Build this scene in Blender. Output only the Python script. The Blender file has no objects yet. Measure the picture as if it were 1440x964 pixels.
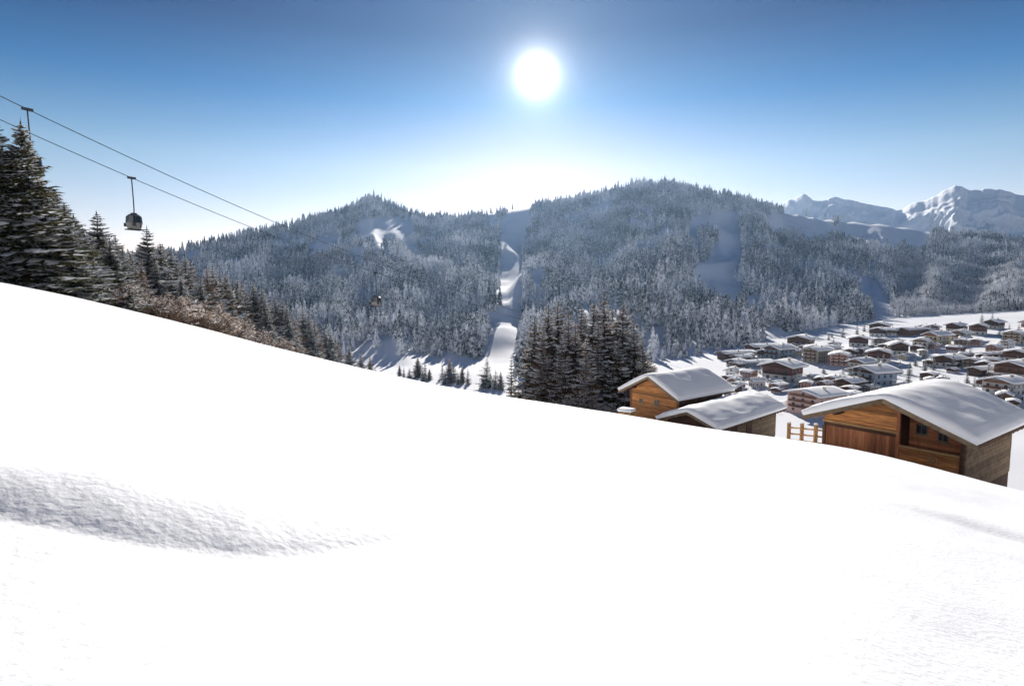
import bpy, math, random
import numpy as np
from mathutils import Vector, Matrix

random.seed(7)
RNG = np.random.default_rng(7)
S = bpy.context.scene
COL = S.collection
R = math.radians

# ------------------------------------------------------------------ camera
FPX, HOR = 840.0, 405.0                 # focal length and horizon line, photograph pixels (1440 x 964)
PITCH = math.atan((482 - HOR) / FPX)
cam_d = bpy.data.cameras.new('camera')
cam = bpy.data.objects.new('camera', cam_d)
COL.objects.link(cam)
cam.location = (0, 0, 0)
cam.rotation_euler = (R(90) - PITCH, 0, 0)
cam_d.sensor_width = 36
cam_d.lens = 36 * FPX / 1440
cam_d.clip_start = 0.1
cam_d.clip_end = 30000
S.camera = cam

CP, SP = math.cos(PITCH), math.sin(PITCH)
def ray(px, py):
    a = (px - 720) / FPX; b = (482 - py) / FPX
    v = np.array([a, CP + b * SP, -SP + b * CP])
    return v / np.linalg.norm(v)
def proj(P):
    P = np.asarray(P, float)
    x, y, z = P[..., 0], P[..., 1], P[..., 2]
    d = y * CP - z * SP
    u = y * SP + z * CP
    return 720 + FPX * x / d, 482 - FPX * u / d
def azi(px, py):
    v = ray(px, py); return math.atan2(v[0], v[1])
def tanel(px, py):
    v = ray(px, py); return v[2] / math.hypot(v[0], v[1])

# ------------------------------------------------------------------ sky and sun
sv = ray(755, 105)
SUN_EL = math.asin(sv[2]); SUN_AZ = math.atan2(sv[0], sv[1])
W = bpy.data.worlds.new('World'); S.world = W; W.use_nodes = True
nt = W.node_tree; nt.nodes.clear()
def nd(t, typ, **kw):
    n = t.nodes.new(typ)
    for k, v in kw.items(): setattr(n, k, v)
    return n
wout = nd(nt, 'ShaderNodeOutputWorld')
wbg = nd(nt, 'ShaderNodeBackground'); wbg.inputs[1].default_value = 0.10
sky = nd(nt, 'ShaderNodeTexSky', sky_type='NISHITA', sun_disc=False)
sky.sun_elevation = SUN_EL; sky.sun_rotation = SUN_AZ
sky.altitude = 1300; sky.air_density = 1.0; sky.dust_density = 0.25; sky.ozone_density = 3.0
gam = nd(nt, 'ShaderNodeGamma'); gam.inputs[1].default_value = 1.0
hsv = nd(nt, 'ShaderNodeHueSaturation'); hsv.inputs['Saturation'].default_value = 1.25
nt.links.new(sky.outputs[0], gam.inputs[0]); nt.links.new(gam.outputs[0], hsv.inputs['Color'])
# the polarised look of the photograph: pale at the horizon, deep blue higher up
tce = nd(nt, 'ShaderNodeTexCoord'); sxyz = nd(nt, 'ShaderNodeSeparateXYZ'); nt.links.new(tce.outputs['Generated'], sxyz.inputs[0])
rmp = nd(nt, 'ShaderNodeValToRGB'); nt.links.new(sxyz.outputs[2], rmp.inputs[0])
SKY = [(0.0, (.48, .26, .195)), (.12, (.475, .26, .195)), (.19, (.40, .25, .188)), (.285, (.095, .138, .152)), (.375, (.02, .054, .08)), (.55, (.02, .054, .08))]
while len(rmp.color_ramp.elements) < len(SKY): rmp.color_ramp.elements.new(.5)
for e_, (p_, c_) in zip(rmp.color_ramp.elements, SKY): e_.position = p_; e_.color = (*c_, 1)
smul = nd(nt, 'ShaderNodeVectorMath', operation='MULTIPLY'); nt.links.new(hsv.outputs[0], smul.inputs[0]); nt.links.new(rmp.outputs[0], smul.inputs[1])
sscl = nd(nt, 'ShaderNodeVectorMath', operation='SCALE'); sscl.inputs['Scale'].default_value = 1.5; nt.links.new(smul.outputs[0], sscl.inputs[0])
nt.links.new(sscl.outputs[0], wbg.inputs[0])
# the sun itself with the bright aureole round it
tc = nd(nt, 'ShaderNodeTexCoord')
dot = nd(nt, 'ShaderNodeVectorMath', operation='DOT_PRODUCT'); dot.inputs[1].default_value = tuple(sv)
nt.links.new(tc.outputs['Generated'], dot.inputs[0])
acos = nd(nt, 'ShaderNodeMath', operation='ARCCOSINE'); acos.use_clamp = False
nt.links.new(dot.outputs['Value'], acos.inputs[0])
def wmath(op, a, b=None):
    m = nd(nt, 'ShaderNodeMath', operation=op)
    for i, q in enumerate((a, b)):
        if q is None: continue
        if isinstance(q, (int, float)): m.inputs[i].default_value = q
        else: nt.links.new(q, m.inputs[i])
    return m.outputs[0]
ang = acos.outputs[0]
def lobe(amp, width, power):
    return wmath('MULTIPLY', wmath('EXPONENT', wmath('MULTIPLY', wmath('POWER', wmath('DIVIDE', ang, width), power), -1.0)), amp)
GLOW = wmath('ADD', lobe(1.9, R(0.78), 1.0), lobe(0.13, R(3.4), 1.0))
gbg = nd(nt, 'ShaderNodeBackground'); gbg.inputs[0].default_value = (1.0, 0.97, 0.93, 1)
nt.links.new(GLOW, gbg.inputs[1])
addw = nd(nt, 'ShaderNodeAddShader')
nt.links.new(wbg.outputs[0], addw.inputs[0]); nt.links.new(gbg.outputs[0], addw.inputs[1])
nt.links.new(addw.outputs[0], wout.inputs[0])

sun_d = bpy.data.lights.new('sun', 'SUN'); sun_d.energy = 2.65; sun_d.angle = R(0.53); sun_d.color = (1.0, 0.94, 0.86)
sun = bpy.data.objects.new('sun', sun_d); COL.objects.link(sun)
sun.rotation_euler = Vector(-sv).to_track_quat('-Z', 'Y').to_euler()

vs = S.view_settings
vs.view_transform = 'Standard'; vs.look = 'None'; vs.exposure = 1.7; vs.gamma = 1.0; vs.use_curve_mapping = False
S.cycles.use_denoising = True
S.cycles.max_bounces = 9; S.cycles.diffuse_bounces = 5; S.cycles.glossy_bounces = 2
S.cycles.transparent_max_bounces = 4; S.cycles.volume_bounces = 0
S.cycles.sample_clamp_indirect = 6

# ------------------------------------------------------------------ noise
LAT = RNG.random((256, 256))
def vnoise(x, y):
    x = np.asarray(x, float); y = np.asarray(y, float)
    xi = np.floor(x).astype(int); yi = np.floor(y).astype(int)
    fx = x - xi; fy = y - yi
    fx = fx * fx * fx * (fx * (fx * 6 - 15) + 10); fy = fy * fy * fy * (fy * (fy * 6 - 15) + 10)
    a = LAT[xi % 256, yi % 256]; b = LAT[(xi + 1) % 256, yi % 256]
    c = LAT[xi % 256, (yi + 1) % 256]; d = LAT[(xi + 1) % 256, (yi + 1) % 256]
    return (a * (1 - fx) + b * fx) * (1 - fy) + (c * (1 - fx) + d * fx) * fy * 1.0 - 0.5
def fbm(x, y, oct=4):
    t = 0; a = 1.0; s = 1.0
    for i in range(oct):
        t = t + a * vnoise(x * s + 17.3 * i, y * s - 9.1 * i); a *= 0.5; s *= 2.03
    return t
def sstep(a, b, x):
    t = np.clip((x - a) / (b - a), 0, 1); return t * t * (3 - 2 * t)

# ------------------------------------------------------------------ terrain heights (world x, y -> z)
EDGE = [(0, 396), (100, 415), (200, 440), (300, 465), (400, 492), (500, 516), (600, 539), (700, 556), (800, 571),
        (900, 586), (1000, 602), (1100, 615), (1200, 631), (1300, 655), (1380, 676), (1440, 692)]
e_th = np.array([azi(*p) for p in EDGE]); e_t = np.array([tanel(*p) for p in EDGE])
A_ = np.stack([np.sin(e_th), np.cos(e_th)], 1)
e_fit = np.linalg.lstsq(A_, e_t, rcond=None)[0]
e_res = e_t - A_ @ e_fit
TAB = np.linspace(-math.pi, math.pi, 2001)
def blur(v, sig):
    k = np.arange(-4 * sig, 4 * sig + 1); g = np.exp(-.5 * (k / sig) ** 2); g /= g.sum()
    return np.convolve(np.pad(v, 4 * sig, mode='edge'), g, 'valid')
RES_T = blur(np.interp(TAB, e_th, e_res) * (1 - sstep(0.0, 0.35, np.maximum(np.abs(TAB) - abs(e_th[0]), 0))), 12)
D_T = blur(np.interp(TAB, [-1.6, -0.75, -0.45, -0.1, 0.25, 0.5, 0.75, 1.6], [34, 36, 38, 41, 40, 34, 31, 30]), 45)
def edge_t(th):
    return e_fit[0] * np.sin(th) + e_fit[1] * np.cos(th) + np.interp(th, TAB, RES_T)
def edge_D(th):
    return np.interp(th, TAB, D_T)
EYE = 1.75
# wind-packed bank in the foreground: lower edge of its shaded face, (pixel x, y) and its height
BANK = [(-250, 700, .17), (0, 739, .175), (100, 754, .185), (200, 772, .20), (350, 788, .21), (450, 784, .18), (520, 774, .125), (580, 766, .065), (650, 757, .02), (760, 748, 0)]
BANK2 = [(1200, 700, 0), (1260, 714, .05), (1340, 735, .10), (1440, 763, .13), (1600, 800, .15)]
def h_near0(x, y):
    r = np.hypot(x, y); th = np.arctan2(x, y)
    D = edge_D(th); te = edge_t(th); q = r / D
    f_in = EYE * (1 - np.clip(q, 0, 1) ** 2) ** 2
    k = np.interp(th, [-0.8, -0.3, 0.0, 0.25, 0.6], [0.03, 0.035, 0.05, 0.05, 0.035])
    o = np.maximum(r - D, 0)
    f_out = k * o * o / (o + 14) + 0.00016 * np.maximum(r - 250, 0) ** 2 * (1 + 0 * r)
    f_out = np.where(np.abs(th) > 1.5, f_out * 0.1, f_out)
    z = te * r - f_in - f_out
    up = np.maximum(-y - 8, 0)              # unseen hillside behind the camera, steepened so its sunlit snow bounces fill light forward
    z = z + 0.42 * up * up / (up + 30)
    z = np.where(z > 60, 60 + 440 * (1 - np.exp(-(z - 60) / 440)), z)
    return np.where(z < -80, -80 - 60 * (1 - np.exp((z + 80) / 60)), z)
def ground_r(px, py):
    v = ray(px, py); hor = math.hypot(v[0], v[1])
    rr = np.linspace(1.0, 60, 4000)
    z = rr * v[2] / hor
    g = h_near0(rr * v[0] / hor, rr * v[1] / hor)
    k = np.argmax(z < g); return rr[k]
def bank_tab(B):
    return (np.array([azi(b[0], b[1]) for b in B]), np.array([ground_r(b[0], b[1]) for b in B]), np.array([b[2] for b in B]))
BT = [bank_tab(BANK), bank_tab(BANK2)]
def h_near(x, y):
    r = np.hypot(x, y); th = np.arctan2(x, y)
    z = h_near0(x, y)
    near = sstep(1.5, 6, r) * (1 - sstep(150, 400, r))
    z = z + near * (0.10 * fbm(x / 6.0, y / 9.0, 3) + 0.028 * fbm(x / 1.1, y / 1.7, 3) + 0.006 * fbm(x / .28, y / .5, 3)) * (1 - sstep(25, 45, r) * 0.4)
    for (bt, br, ba) in BT:
        am = np.interp(th, bt, ba, left=ba[0] if ba[0] > .2 else 0, right=ba[-1])
        am = np.where(np.abs(th) > 1.3, 0, am)
        rb = np.interp(th, TAB, blur(np.interp(TAB, bt, br), 8))
        q = (r - rb) + 0.03 * fbm(x * 1.1, y * 1.1, 3)
        tq = np.clip(q / 0.95, 0, 1)
        rise = np.where(q > 0, 1 - (1 - tq) ** 1.9, 0) * sstep(-.02, .09, q)
        fall = 1 - sstep(0.0, 3.4, q - 0.9)
        rough = 0.03 * am * fbm(x * 9, y * 9, 4) * np.exp(-((q - 0.40) / 0.42) ** 2)
        z = z + am * rise * fall + rough
    return z
RIDGE = [(-900, 330, 1350), (-300, 350, 1350), (100, 372, 1400), (250, 357, 1500), (300, 341, 1550), (350, 330, 1600), (400, 321, 1650), (450, 306, 1700), (490, 296, 1750), (505, 286, 1760),
         (525, 277, 1780), (545, 285, 1770), (565, 297, 1750), (600, 308, 1700), (650, 305, 1650), (720, 295, 1620), (800, 283, 1600), (870, 266, 1620), (900, 259, 1630),
         (935, 259, 1650), (1000, 272, 1720), (1060, 284, 1800), (1100, 298, 1900), (1160, 308, 2000), (1250, 316, 2100), (1300, 324, 2150),
         (1380, 331, 2200), (1440, 338, 2250), (1700, 345, 2300), (2300, 330, 2300)]
g_th = np.array([azi(a, b) for a, b, c in RIDGE]); g_t = np.array([tanel(a, b) for a, b, c in RIDGE]); g_r = np.array([c for a, b, c in RIDGE], float) * 1.12
def floor_z(x, y):
    return -64 + 0.052 * np.clip(x, -500, 700) + 1.2 * fbm(x / 90, y / 90, 3)
BASE = [(-900, 520), (250, 520), (530, 512), (700, 527), (850, 517), (950, 507), (1010, 494), (1070, 482), (1130, 467), (1230, 450), (1300, 443), (1440, 436), (1900, 430)]
def base_r_of(px, py):
    v = ray(px, py); hor = math.hypot(v[0], v[1]); rr = np.linspace(100, 1500, 3000)
    k = np.argmax(rr * v[2] / hor < -64 + 0.052 * np.clip(rr * v[0] / hor, -500, 700)); return rr[k]
b_th = np.array([azi(a, b) for a, b in BASE]); b_r = np.array([base_r_of(a, b) for a, b in BASE])
def mount(x, y):
    """height of valley floor and mountain, and how far up the mountain (0 foot, 1 ridge)"""
    r = np.hypot(x, y); th = np.arctan2(x, y)
    rb = np.interp(th, b_th, b_r); rr = np.interp(th, g_th, g_r)
    zr = np.interp(th, g_th, g_t) * rr
    xb, yb = rb * np.sin(th), rb * np.cos(th)
    zb = -64 + 0.052 * np.clip(xb, -500, 700)
    u = (r - rb) / (rr - rb)
    uc = np.clip(u, 0, 1)
    prof = 0.45 * uc + 0.55 * uc * uc
    z = np.where(u > 0, zb + (zr - zb) * prof, floor_z(x, y))
    env = np.sin(np.pi * np.clip(uc, 0, 1)) ** 0.8
    gul = 1 - np.abs(2 * fbm(th * 9 + 0.15 * fbm(x / 300, y / 300, 2), uc * 1.3 + 5, 3))
    z = z + env * (42 * (gul - 0.75) + 20 * fbm(x / 130, y / 130, 4))
    z = np.where(u > 1, zr - 0.30 * (r - rr), z)
    return z, u
def height(x, y):
    x = np.asarray(x, float); y = np.asarray(y, float)
    hn = h_near(x, y); hm, u = mount(x, y)
    th = np.arctan2(x, y); back = np.abs(th) > 1.45
    k = 3.0
    d = np.clip((hn - hm) / k, -30, 30)
    sm = hm + k * np.log1p(np.exp(d))
    sm = np.where(d > 6, hn, sm)
    return np.where(back, hn, sm)
def H1(x, y):
    return float(height(np.array([x]), np.array([y]))[0])
def hit(px, py, r0=60, r1=2600, n=4000):
    """first point of the terrain on the ray beyond r0"""
    v = ray(px, py); hor = math.hypot(v[0], v[1])
    rr = np.exp(np.linspace(math.log(r0), math.log(r1), n))
    x = rr * v[0] / hor; y = rr * v[1] / hor
    below = rr * v[2] / hor < height(x, y)
    k = int(np.argmax(below)) if below.any() else n - 1
    return float(x[k]), float(y[k]), H1(x[k], y[k]), float(rr[k])
def at_px(px, r):
    v = ray(px, HOR); h = math.hypot(v[0], v[1]); return r * v[0] / h, r * v[1] / h

# ------------------------------------------------------------------ materials
MATS = {}
def mat(name, color, rough=0.8, spec=0.2, var=0.0, noise=None, bump=None, trans=0.0, objvar=0.0, metal=0.0):
    """noise = (scale, second colour, low, high) in object space; objvar = per-object brightness variation"""
    if name in MATS: return MATS[name]
    m = bpy.data.materials.new(name); m.use_nodes = True; t = m.node_tree; t.nodes.clear()
    out = nd(t, 'ShaderNodeOutputMaterial'); b = nd(t, 'ShaderNodeBsdfPrincipled')
    b.inputs['Roughness'].default_value = rough; b.inputs['Specular IOR Level'].default_value = spec; b.inputs['Metallic'].default_value = metal
    c = nd(t, 'ShaderNodeRGB'); c.outputs[0].default_value = (*color, 1); src = c.outputs[0]
    if noise:
        tcn = nd(t, 'ShaderNodeTexCoord'); mp = nd(t, 'ShaderNodeMapping'); sc = noise[0]
        mp.inputs['Scale'].default_value = sc if isinstance(sc, tuple) else (sc, sc, sc)
        t.links.new(tcn.outputs['Object'], mp.inputs[0])
        nz = nd(t, 'ShaderNodeTexNoise'); nz.inputs['Scale'].default_value = 1.0; nz.inputs['Detail'].default_value = 5
        t.links.new(mp.outputs[0], nz.inputs['Vector'])
        mr = nd(t, 'ShaderNodeMapRange'); mr.inputs[1].default_value = noise[2]; mr.inputs[2].default_value = noise[3]
        t.links.new(nz.outputs[0], mr.inputs[0])
        mx = nd(t, 'ShaderNodeMix', data_type='RGBA'); mx.inputs[7].default_value = (*noise[1], 1)
        t.links.new(mr.outputs[0], mx.inputs[0]); t.links.new(src, mx.inputs[6]); src = mx.outputs[2]
    if objvar:
        oi = nd(t, 'ShaderNodeObjectInfo'); mr = nd(t, 'ShaderNodeMapRange'); mr.inputs[3].default_value = 1 - objvar; mr.inputs[4].default_value = 1 + objvar
        t.links.new(oi.outputs['Random'], mr.inputs[0])
        hs = nd(t, 'ShaderNodeHueSaturation'); t.links.new(mr.outputs[0], hs.inputs['Value']); t.links.new(src, hs.inputs['Color']); src = hs.outputs[0]
    t.links.new(src, b.inputs['Base Color'])
    if bump:
        tcn = nd(t, 'ShaderNodeTexCoord'); nz = nd(t, 'ShaderNodeTexNoise'); nz.inputs['Scale'].default_value = bump[0]; nz.inputs['Detail'].default_value = 6
        t.links.new(tcn.outputs['Object'], nz.inputs['Vector'])
        bp = nd(t, 'ShaderNodeBump'); bp.inputs['Strength'].default_value = bump[1]; bp.inputs['Distance'].default_value = bump[2]
        t.links.new(nz.outputs[0], bp.inputs['Height']); t.links.new(bp.outputs[0], b.inputs['Normal'])
    sh = b.outputs[0]
    if trans:
        tr = nd(t, 'ShaderNodeBsdfTranslucent'); t.links.new(src, tr.inputs[0])
        ms = nd(t, 'ShaderNodeMixShader'); ms.inputs[0].default_value = trans
        t.links.new(sh, ms.inputs[1]); t.links.new(tr.outputs[0], ms.inputs[2]); sh = ms.outputs[0]
    t.links.new(sh, out.inputs[0]); MATS[name] = m
    return m
M_snow = mat('snow_ground', (0.90, 0.91, 0.93), 0.75, 0.15, noise=(0.35, (0.86, 0.87, 0.90), .35, .7), bump=(14.0, 0.42, 0.03))
M_snowfar = mat('snow_far', (0.90, 0.91, 0.94), 0.9, 0.05, noise=(0.02, (0.82, 0.84, 0.88), .45, .75))
M_snowroof = mat('snow_roof', (0.94, 0.945, 0.955), 0.8, 0.15, bump=(4.0, 0.3, 0.03))
M_snowtree = mat('snow_branch', (0.84, 0.86, 0.90), 0.85, 0.1, trans=0.2)
M_needle = mat('needles', (0.038, 0.048, 0.022), 0.7, 0.2, noise=(1.3, (0.10, 0.078, 0.035), .4, .70), trans=0.35, objvar=0.3)
M_needle2 = mat('brown_needles', (0.05, 0.044, 0.023), 0.7, 0.2, noise=(0.8, (0.17, 0.10, 0.05), .38, .64), trans=0.4, objvar=0.3)
M_larch = mat('larch_twigs', (0.15, 0.085, 0.045), 0.8, 0.1, noise=(1.2, (0.22, 0.15, 0.09), .4, .7), trans=0.3, objvar=0.25)
M_frost = mat('frosted_twigs', (0.72, 0.68, 0.65), 0.85, 0.1, noise=(0.9, (0.30, 0.22, 0.17), .42, .62), trans=0.2, objvar=0.2)
M_twig = mat('bare_twigs', (0.13, 0.085, 0.06), 0.85, 0.1, objvar=0.25)
M_bark = mat('bark', (0.07, 0.048, 0.035), 0.9, 0.1, noise=(6, (0.12, 0.09, 0.07), .4, .7))
M_wood = mat('larch_wood', (0.56, 0.25, 0.078), 0.65, 0.25, noise=((1.2, 1.2, 14), (0.25, 0.095, 0.035), .36, .68), objvar=0.42)
M_woodred = mat('red_wood', (0.33, 0.115, 0.055), 0.7, 0.2, noise=((8, 8, 1.0), (0.36, 0.17, 0.075), .4, .7), objvar=0.4)
M_wooddk = mat('dark_wood', (0.095, 0.045, 0.025), 0.75, 0.2, noise=((1.5, 1.5, 9), (0.05, 0.025, 0.015), .4, .7), objvar=0.3)
M_woodlt = mat('pale_wood', (0.44, 0.26, 0.115), 0.7, 0.2, noise=((1.5, 9, 9), (0.28, 0.15, 0.06), .4, .7), objvar=0.2)
M_woodgrey = mat('weathered_wood', (0.23, 0.165, 0.105), 0.85, 0.1, noise=(3, (0.14, 0.10, 0.07), .4, .7), objvar=0.25)
M_glass = mat('window_glass', (0.02, 0.025, 0.03), 0.08, 0.6)
M_white = mat('white_paint', (0.75, 0.74, 0.71), 0.6, 0.3)
M_steel = mat('dark_steel', (0.05, 0.055, 0.065), 0.7, 0.15)
M_grey = mat('grey_metal', (0.14, 0.145, 0.155), 0.5, 0.4)
M_cabin = mat('cabin_shell', (0.20, 0.19, 0.18), .5, .4)
M_black = mat('black_padding', (0.02, 0.02, 0.023), 0.7, 0.3)
M_forest = None
def forest_mat(name, dark, light, lo, hi):
    m = bpy.data.materials.new(name); m.use_nodes = True; t = m.node_tree; b = t.nodes['Principled BSDF']
    b.inputs['Roughness'].default_value = .9; b.inputs['Specular IOR Level'].default_value = .05
    geo = nd(t, 'ShaderNodeNewGeometry'); sp = nd(t, 'ShaderNodeSeparateXYZ'); t.links.new(geo.outputs['True Normal'], sp.inputs[0])
    ab = nd(t, 'ShaderNodeMath', operation='ABSOLUTE'); t.links.new(sp.outputs[2], ab.inputs[0])
    nz = nd(t, 'ShaderNodeTexNoise'); nz.inputs['Scale'].default_value = 0.33; nz.inputs['Detail'].default_value = 3
    t.links.new(geo.outputs['Position'], nz.inputs['Vector'])
    big = nd(t, 'ShaderNodeTexNoise'); big.inputs['Scale'].default_value = 0.011; big.inputs['Detail'].default_value = 3
    t.links.new(geo.outputs['Position'], big.inputs['Vector'])
    s1 = nd(t, 'ShaderNodeMath', operation='MULTIPLY_ADD'); s1.inputs[1].default_value = 0.75; t.links.new(big.outputs[0], s1.inputs[0]); t.links.new(nz.outputs[0], s1.inputs[2])
    s2 = nd(t, 'ShaderNodeMath', operation='MULTIPLY_ADD'); s2.inputs[1].default_value = 0.35; t.links.new(ab.outputs[0], s2.inputs[0]); t.links.new(s1.outputs[0], s2.inputs[2])
    mr = nd(t, 'ShaderNodeMapRange'); mr.inputs[1].default_value = lo + .1; mr.inputs[2].default_value = hi + .1; t.links.new(s2.outputs[0], mr.inputs[0])
    mx = nd(t, 'ShaderNodeMix', data_type='RGBA'); mx.inputs[6].default_value = (*dark, 1); mx.inputs[7].default_value = (*light, 1)
    t.links.new(mr.outputs[0], mx.inputs[0]); t.links.new(mx.outputs[2], b.inputs['Base Color'])
    return m
M_forest = forest_mat('forest_conifer', (0.022, 0.031, 0.034), (0.88, 0.89, 0.92), 0.70, 1.00)
M_woodland = forest_mat('forest_frosted', (0.12, 0.10, 0.085), (0.75, 0.76, 0.78), 0.58, 0.95)

# ------------------------------------------------------------------ mesh helpers
class MB:
    def __init__(s): s.v = []; s.f = []; s.m = []
    def add(s, vs, fs, mi=0):
        n = len(s.v); s.v.extend([tuple(map(float, q)) for q in vs]); s.f.extend([tuple(i + n for i in q) for q in fs]); s.m.extend([mi] * len(fs))
    def box(s, x0, x1, y0, y1, z0, z1, mi=0):
        s.add([(x0, y0, z0), (x1, y0, z0), (x1, y1, z0), (x0, y1, z0), (x0, y0, z1), (x1, y0, z1), (x1, y1, z1), (x0, y1, z1)],
              [(0, 3, 2, 1), (4, 5, 6, 7), (0, 1, 5, 4), (1, 2, 6, 5), (2, 3, 7, 6), (3, 0, 4, 7)], mi)
    def prism(s, poly, y0, y1, mi=0):
        """poly: (x, z) outline, counter-clockwise seen from -y; extruded along y"""
        n = len(poly)
        s.add([(x, y0, z) for x, z in poly] + [(x, y1, z) for x, z in poly],
              [tuple(range(n)), tuple(range(2 * n - 1, n - 1, -1))] + [(i, i + n, (i + 1) % n + n, (i + 1) % n) for i in range(n)], mi)
    def tube(s, pts, rad, n=6, mi=0, cap=True):
        pts = [Vector(p) for p in pts]; rings = []
        rads = rad if isinstance(rad, (list, tuple)) else [rad] * len(pts)
        base = len(s.v); vs = []; fs = []
        for i, p in enumerate(pts):
            d = (pts[min(i + 1, len(pts) - 1)] - pts[max(i - 1, 0)]).normalized()
            a = d.orthogonal().normalized() if i == 0 else (a - d * a.dot(d)).normalized()
            b = d.cross(a)
            for k in range(n):
                t = 2 * math.pi * k / n; vs.append(p + (a * math.cos(t) + b * math.sin(t)) * rads[i])
        for i in range(len(pts) - 1):
            for k in range(n):
                fs.append((i * n + k, i * n + (k + 1) % n, (i + 1) * n + (k + 1) % n, (i + 1) * n + k))
        if cap: fs += [tuple(range(n - 1, -1, -1)), tuple(range((len(pts) - 1) * n, len(pts) * n))]
        s.add(vs, fs, mi)
    def mesh(s, name, mats, smooth=False):
        me = bpy.data.meshes.new(name); me.from_pydata(s.v, [], s.f)
        for m in (mats if isinstance(mats, (list, tuple)) else [mats]): me.materials.append(m)
        if any(s.m): me.polygons.foreach_set('material_index', s.m)
        if smooth: me.polygons.foreach_set('use_smooth', [True] * len(me.polygons))
        me.update(); return me
    def build(s, name, mats, parent=None, smooth=False, bevel=0.0):
        return link(name, s.mesh(name, mats, smooth), parent, bevel)
def link(name, me, parent=None, bevel=0.0):
    o = bpy.data.objects.new(name, me); COL.objects.link(o)
    if parent is not None: o.parent = parent
    if bevel:
        b = o.modifiers.new('bevel', 'BEVEL'); b.width = bevel; b.segments = 2; b.limit_method = 'ANGLE'
    return o
def empty(name, loc, rz, label, cat, group=None, scale=1.0):
    o = bpy.data.objects.new(name, None); COL.objects.link(o); o.location = loc; o.rotation_euler = (0, 0, rz); o.scale = (scale,) * 3
    o['label'] = label; o['category'] = cat
    if group: o['group'] = group
    o.empty_display_size = 0.3
    return o
def grid_mesh(name, X, Y, Z, mask, m, wrap=False):
    nr, nc = X.shape
    idx = np.arange(nr * nc).reshape(nr, nc)
    a = idx[:-1, :-1]; b = idx[:-1, 1:]; c = idx[1:, 1:]; d = idx[1:, :-1]
    q = np.stack([a, b, c, d], -1)
    q = q[mask] if mask is not None else q.reshape(-1, 4)
    used, inv = np.unique(q, return_inverse=True); inv = inv.reshape(-1, 4)
    V = np.stack([X, Y, Z], -1).reshape(-1, 3)[used].astype(np.float32)
    me = bpy.data.meshes.new(name)
    me.vertices.add(len(V)); me.vertices.foreach_set('co', V.ravel())
    me.loops.add(inv.size); me.loops.foreach_set('vertex_index', inv.ravel().astype(np.int32))
    me.polygons.add(len(inv)); me.polygons.foreach_set('loop_start', np.arange(0, inv.size, 4, dtype=np.int32))
    me.polygons.foreach_set('loop_total', np.full(len(inv), 4, dtype=np.int32))
    me.polygons.foreach_set('use_smooth', np.ones(len(inv), bool))
    me.materials.append(m); me.update(calc_edges=True); me.validate()
    return me

# ------------------------------------------------------------------ ground sheets: slope, valley, mountain
TH = np.unique(np.round(np.concatenate([np.linspace(-math.pi, -1.2, 50), np.linspace(-1.2, -0.80, 30), np.linspace(-0.80, 0.80, 760), np.linspace(0.80, 1.2, 30), np.linspace(1.2, math.pi, 50)]), 6))
RR = np.concatenate([np.exp(np.linspace(math.log(0.6), math.log(80), 330)), np.exp(np.linspace(math.log(80), math.log(3200), 200))[1:]])
TT, RG = np.meshgrid(TH, RR)
GX, GY = RG * np.sin(TT), RG * np.cos(TT)
GZ = height(GX, GY)
MZ, MU = mount(GX, GY)
HN = h_near(GX, GY)
hillv = (HN > MZ - 0.5) | (np.abs(TT) > 1.45)
mid = lambda A: A[:-1, :-1]
f_hill = mid(hillv); f_mount = (~f_hill) & (mid(MU) > 0); f_floor = (~f_hill) & ~f_mount
for nme, msk, mm in (('snow_slope', f_hill, M_snow), ('valley_floor', f_floor, M_snowfar), ('forested_mountain', f_mount, M_snowfar)):
    o = link(nme, grid_mesh(nme, GX, GY, GZ, msk, mm)); o['kind'] = 'structure'
# the small disc of snow right under the camera
mb = MB(); ring = [(0.6 * math.sin(t), 0.6 * math.cos(t)) for t in TH[:-1]]
mb.add([(0, 0, -EYE)] + [(x, y, H1(x, y)) for x, y in ring], [(0, 1 + (i + 1) % len(ring), 1 + i) for i in range(len(ring))])
o = mb.build('snow_slope_foot', M_snow, smooth=True); o['kind'] = 'structure'

# far snowy range behind the right shoulder of the mountain
FAR = [(940, 330), (1020, 318), (1080, 300), (1110, 283), (1130, 276), (1150, 281), (1175, 277), (1205, 284), (1240, 292), (1268, 296), (1290, 284), (1310, 275), (1330, 268), (1350, 261), (1372, 266), (1395, 268), (1420, 265), (1440, 272), (1500, 262), (1600, 280), (1800, 270), (2200, 300)]
f_th = np.array([azi(*p) for p in FAR]); f_t = np.array([tanel(*p) for p in FAR])
tt = np.linspace(f_th[0], f_th[-1], 700); uu = np.linspace(0, 1.5, 130)
T2, U2 = np.meshgrid(tt, uu)
R2 = 2900 + 1700 * U2
zr = np.interp(tt, f_th, f_t) * 4600 + 30 * fbm(tt * 45, tt * 0, 5)
X2, Y2 = R2 * np.sin(T2), R2 * np.cos(T2)
rid = 1 - np.abs(2 * fbm(X2 / 420 + .5 * fbm(Y2 / 160, X2 / 160, 4), Y2 / 420, 5))
Z2 = np.where(U2 <= 1, -60 + (zr + 60) * U2 ** 1.15 + 120 * (rid - 0.72) * np.sin(np.pi * np.clip(U2, 0, 1)), zr - 700 * (U2 - 1) + 40 * (rid - .75) * np.clip(U2 - 1, 0, 1))
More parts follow.
